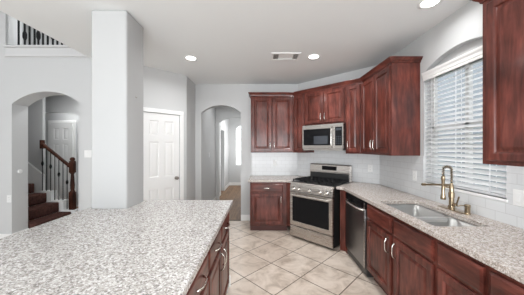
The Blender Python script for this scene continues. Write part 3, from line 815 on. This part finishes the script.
outlet('outlet', 'white outlet low on the wall at the far left edge', (-3.99-0.0, YL, 0.67), 0)
t = empty('doorbell_button', 'small round white button on the side of the stair arch', 'button', (-3.95, 3.72, 1.09))
obj('plate', lathe(B(), (0, 0, 0), [(0.035, 0), (0.035, 0.008), (0.03, 0.012)], 18, 'x'), plateM, t, 'auto')
obj('button', lathe(B(), (0.012, 0, 0), [(0.012, 0), (0.012, 0.004)], 12, 'x'), plateM, t, 'auto')
# small hook on the column
sc = obj('wall_hook', lathe(B(), (-1.258, 2.27, 1.98), [(0.008, 0), (0.008, 0.006), (0.004, 0.012)], 10, 'x'), nickM); tag(sc, 'tiny metal hook on the right side of the white column', 'hook')

# ------------------------------------------------------------------ ceiling lights, vent
def can(x, y, label, power=10, z=ZC):
    t = empty('recessed_light', label, 'ceiling light', (x, y, z), 0, 'recessed ceiling lights')
    bm = B(); n = 28; R = [(0.092, 0), (0.092, -0.006), (0.072, -0.008), (0.064, -0.002)]
    prev = None; first = None
    for r, z in R:
        cur = [bm.verts.new((r*math.cos(2*PI*k/n), r*math.sin(2*PI*k/n), z)) for k in range(n)]
        if prev:
            for k in range(n): bm.faces.new((prev[k], prev[(k+1) % n], cur[(k+1) % n], cur[k]))
        prev = cur
    obj('trim_ring', bm, trimM, t, True)
    obj('lens', lathe(B(), (0, 0, -0.004), [(0.066, 0), (0.066, 0.003)], 24), lampM, t)
    l = bpy.data.lights.new('can_light', 'AREA'); l.shape = 'DISK'; l.size = 0.13; l.energy = power; l.color = (0.98, 0.99, 1); l.spread = PI*0.9
    lo = bpy.data.objects.new('lamp', l); COL.objects.link(lo); lo.location = (0, 0, -0.012); lo.parent = t
    return t
can(-1.016, 3.26, 'round recessed ceiling light left of the air vent, near the pantry', 7)
can(0.73, 3.21, 'round recessed ceiling light right of the air vent')
can(1.48, 2.01, 'round recessed ceiling light at the top right above the window', 2.5)
can(-0.75, 5.5, 'added unseen recessed light in the hallway ceiling between the two arches', 3, 2.74)  # added to brighten the near part of the hallway
can(-0.75, 7.6, 'added unseen recessed light in the hallway ceiling beyond the second arch', 5, 2.74)  # added to brighten the far part of the hallway
can(-4.5, 5.48, 'added unseen recessed light before the door at the end of the stair hall', 6, 2.86)  # added to lift the dark space behind the low arch
can(-3.7, 4.35, 'added unseen recessed light above the stair hall', 8, 2.86)  # added to brighten the stair hall
can(-3.4, 4.7, 'added unseen recessed light above the upstairs landing', 40, 5.3)  # added to light the wall behind the upstairs balusters
can(0.55, 1.55, 'added unseen recessed light over the walkway between sink and island', 6)  # added to light the right face of the column
fx = empty('added_ceiling_fixture', 'long white ceiling light added out of view for brightness and cabinet sheen', 'ceiling light', (0.25, 1.0, ZC))  # glowing box added overhead for light level and sheen on the doors
obj('frame', bx(-0.62, 0.62, -0.16, 0.16, -0.05, 0, bev=0.01), trimM, fx)
obj('added_diffuser', bx(-0.59, 0.59, -0.13, 0.13, -0.075, -0.05, bev=0.01), mat('added_diffuser', (1, 1, 1), 0.5, emis=(1, 0.99, 0.97), es=6), fx)
vt = empty('ceiling_vent', 'white rectangular air vent in the kitchen ceiling between two lights', 'vent', (0.33, 3.2, ZC))
bm = fill_extrude([[(-0.20, -0.125), (0.20, -0.125), (0.20, 0.125), (-0.20, 0.125)], [(-0.17, -0.095), (0.17, -0.095), (0.17, 0.095), (-0.17, 0.095)]], lambda a, b: (a, b, -0.010), (0, 0, 0.010)); obj('frame', bm, trimM, vt)
obj('backing', bx(-0.17, 0.17, -0.095, 0.095, -0.0015, 0), ventM, vt)
obj('centre_plate', bx(-0.10, 0.10, -0.095, 0.035, -0.009, -0.004), trimM, vt)
bm = B()
for i in range(5):
    for s in (-1, 1):
        x = s*(0.107+i*0.014); box(bm, x-0.001, x+0.001, -0.095, 0.095, -0.009, -0.002)
for i in range(3): box(bm, -0.10, 0.10, 0.05+i*0.016, 0.052+i*0.016, -0.009, -0.002)
obj('louvers', bm, trimM, vt)

# ------------------------------------------------------------------ staircase
st = empty('staircase', 'dark brown carpeted stairs with white stringer, wood handrail and iron balusters beyond the arch', 'staircase', (-3.84, 4.6, 0))
RUN, RISE, N = 0.247, 0.19, 8
for k in range(N):
    x1 = -RUN*k; x0 = x1-RUN-0.02 if k < N-1 else x1-RUN
    bm = bx(x0, x1, -0.74, -0.001, RISE*k+0.0 if k == 0 else RISE*k, RISE*(k+1), bev=0.022, seg=3)
    obj('step', bm, carpetM, st, 'auto')
# white sawtooth curb on the far side
pts = [(0.08, 0)]
for k in range(3):
    pts += [(0.08-RUN*k+(0 if k == 0 else 0.0), RISE*(k+1)+0.025), (0.08-RUN*(k+1), RISE*(k+1)+0.025)]
pts += [(0.08-RUN*3, 0)]
bm = fill_extrude([pts], lambda a, b: (a, 0.0, b), (0, 0.13, 0)); obj('stringer', bm, trimM, st)
# wall skirt left of the curb
zt = lambda x: 0.30 + 0.769*(-x)
bm = fill_extrude([[(-0.67, 0), (-0.67, zt(-0.67)+0.10), (-2.1, zt(-2.1)+0.10), (-2.1, 0)]], lambda a, b: (a, 0.10, b), (0, 0.04, 0)); obj('skirt_board', bm, trimM, st)
# newel
nx, ny = -0.035, 0.062
bm = B(); z0 = 0.215
box(bm, nx-0.045, nx+0.045, ny-0.045, ny+0.045, z0, z0+0.36, bev=0.004)
lathe(bm, (nx, ny, z0+0.36), [(0.042, 0), (0.046, 0.012), (0.030, 0.03), (0.036, 0.07), (0.040, 0.14), (0.030, 0.30), (0.026, 0.36), (0.040, 0.375), (0.040, 0.39)], 16)
box(bm, nx-0.042, nx+0.042, ny-0.042, ny+0.042, z0+0.75, z0+0.97, bev=0.004)
lathe(bm, (nx, ny, z0+0.97), [(0.055, 0), (0.055, 0.018), (0.035, 0.028), (0.042, 0.045), (0.045, 0.065), (0.030, 0.09), (0.010, 0.098)], 16)
obj('newel_post', bm, railM, st, 'auto')
rz = lambda x: 1.08 + 0.769*(nx-x)
bm = B()
pr = [(-0.03, -0.025), (0.03, -0.025), (0.034, 0.005), (0.022, 0.028), (-0.022, 0.028), (-0.034, 0.005)]
v0 = [bm.verts.new((nx-0.03, ny+a, rz(nx)+b)) for a, b in pr]; v1 = [bm.verts.new((-0.64, ny+a, rz(-0.64)+b)) for a, b in pr]
for k in range(6): bm.faces.new((v0[k], v0[(k+1) % 6], v1[(k+1) % 6], v1[k]))
bm.faces.new(v0); bm.faces.new(v1); obj('handrail', bm, railM, st)
obj('rosette', bx(-0.64, -0.665, ny-0.055, ny+0.055, rz(-0.64)-0.09, rz(-0.64)+0.09, bev=0.01), railM, st)
i = 0
x = nx-0.11
while x > -0.66:
    k = max(0, min(2, int((0.08-x)/RUN)))
    zb = RISE*(k+1)+0.025
    bm = tube(B(), [(x, ny, zb), (x, ny, rz(x)-0.02)], 0.0075, 6)
    if i % 2 == 0:
        zm = (zb+rz(x))/2 + 0.08
        lathe(bm, (x, ny, zm-0.05), [(0.008, 0), (0.020, 0.03), (0.022, 0.05), (0.020, 0.07), (0.008, 0.10)], 8)
    obj('baluster', bm, ironM, st, 'auto'); x -= 0.084; i += 1

# ------------------------------------------------------------------ upstairs railing
rl = empty('stair_railing', 'black iron baluster railing upstairs above the white band at top left', 'railing', (-3.9, YL+0.13, 3.085))
s = 228/(YL+0.13)
for k, px in enumerate((18.7, 24.8, 29.6, 34.6, 38.4, 43.0, 47.7, 52.9, 57.4, 62, 66.5, 71, 76)):
    X = (px-262)/s + 3.9
    bm = tube(B(), [(X, 0, 0), (X, 0, 0.90)], 0.0135, 8)
    lathe(bm, (X, 0, 0), [(0.022, 0), (0.022, 0.02), (0.012, 0.03)], 10)
    if k % 3 == 1: lathe(bm, (X, 0, 0.14), [(0.01, 0), (0.028, 0.05), (0.028, 0.12), (0.01, 0.17)], 10)
    obj('baluster', bm, ironM, rl, 'auto')
obj('handrail', bx(-0.12, 1.44, -0.03, 0.03, 0.90, 0.96, bev=0.01), railM, rl)
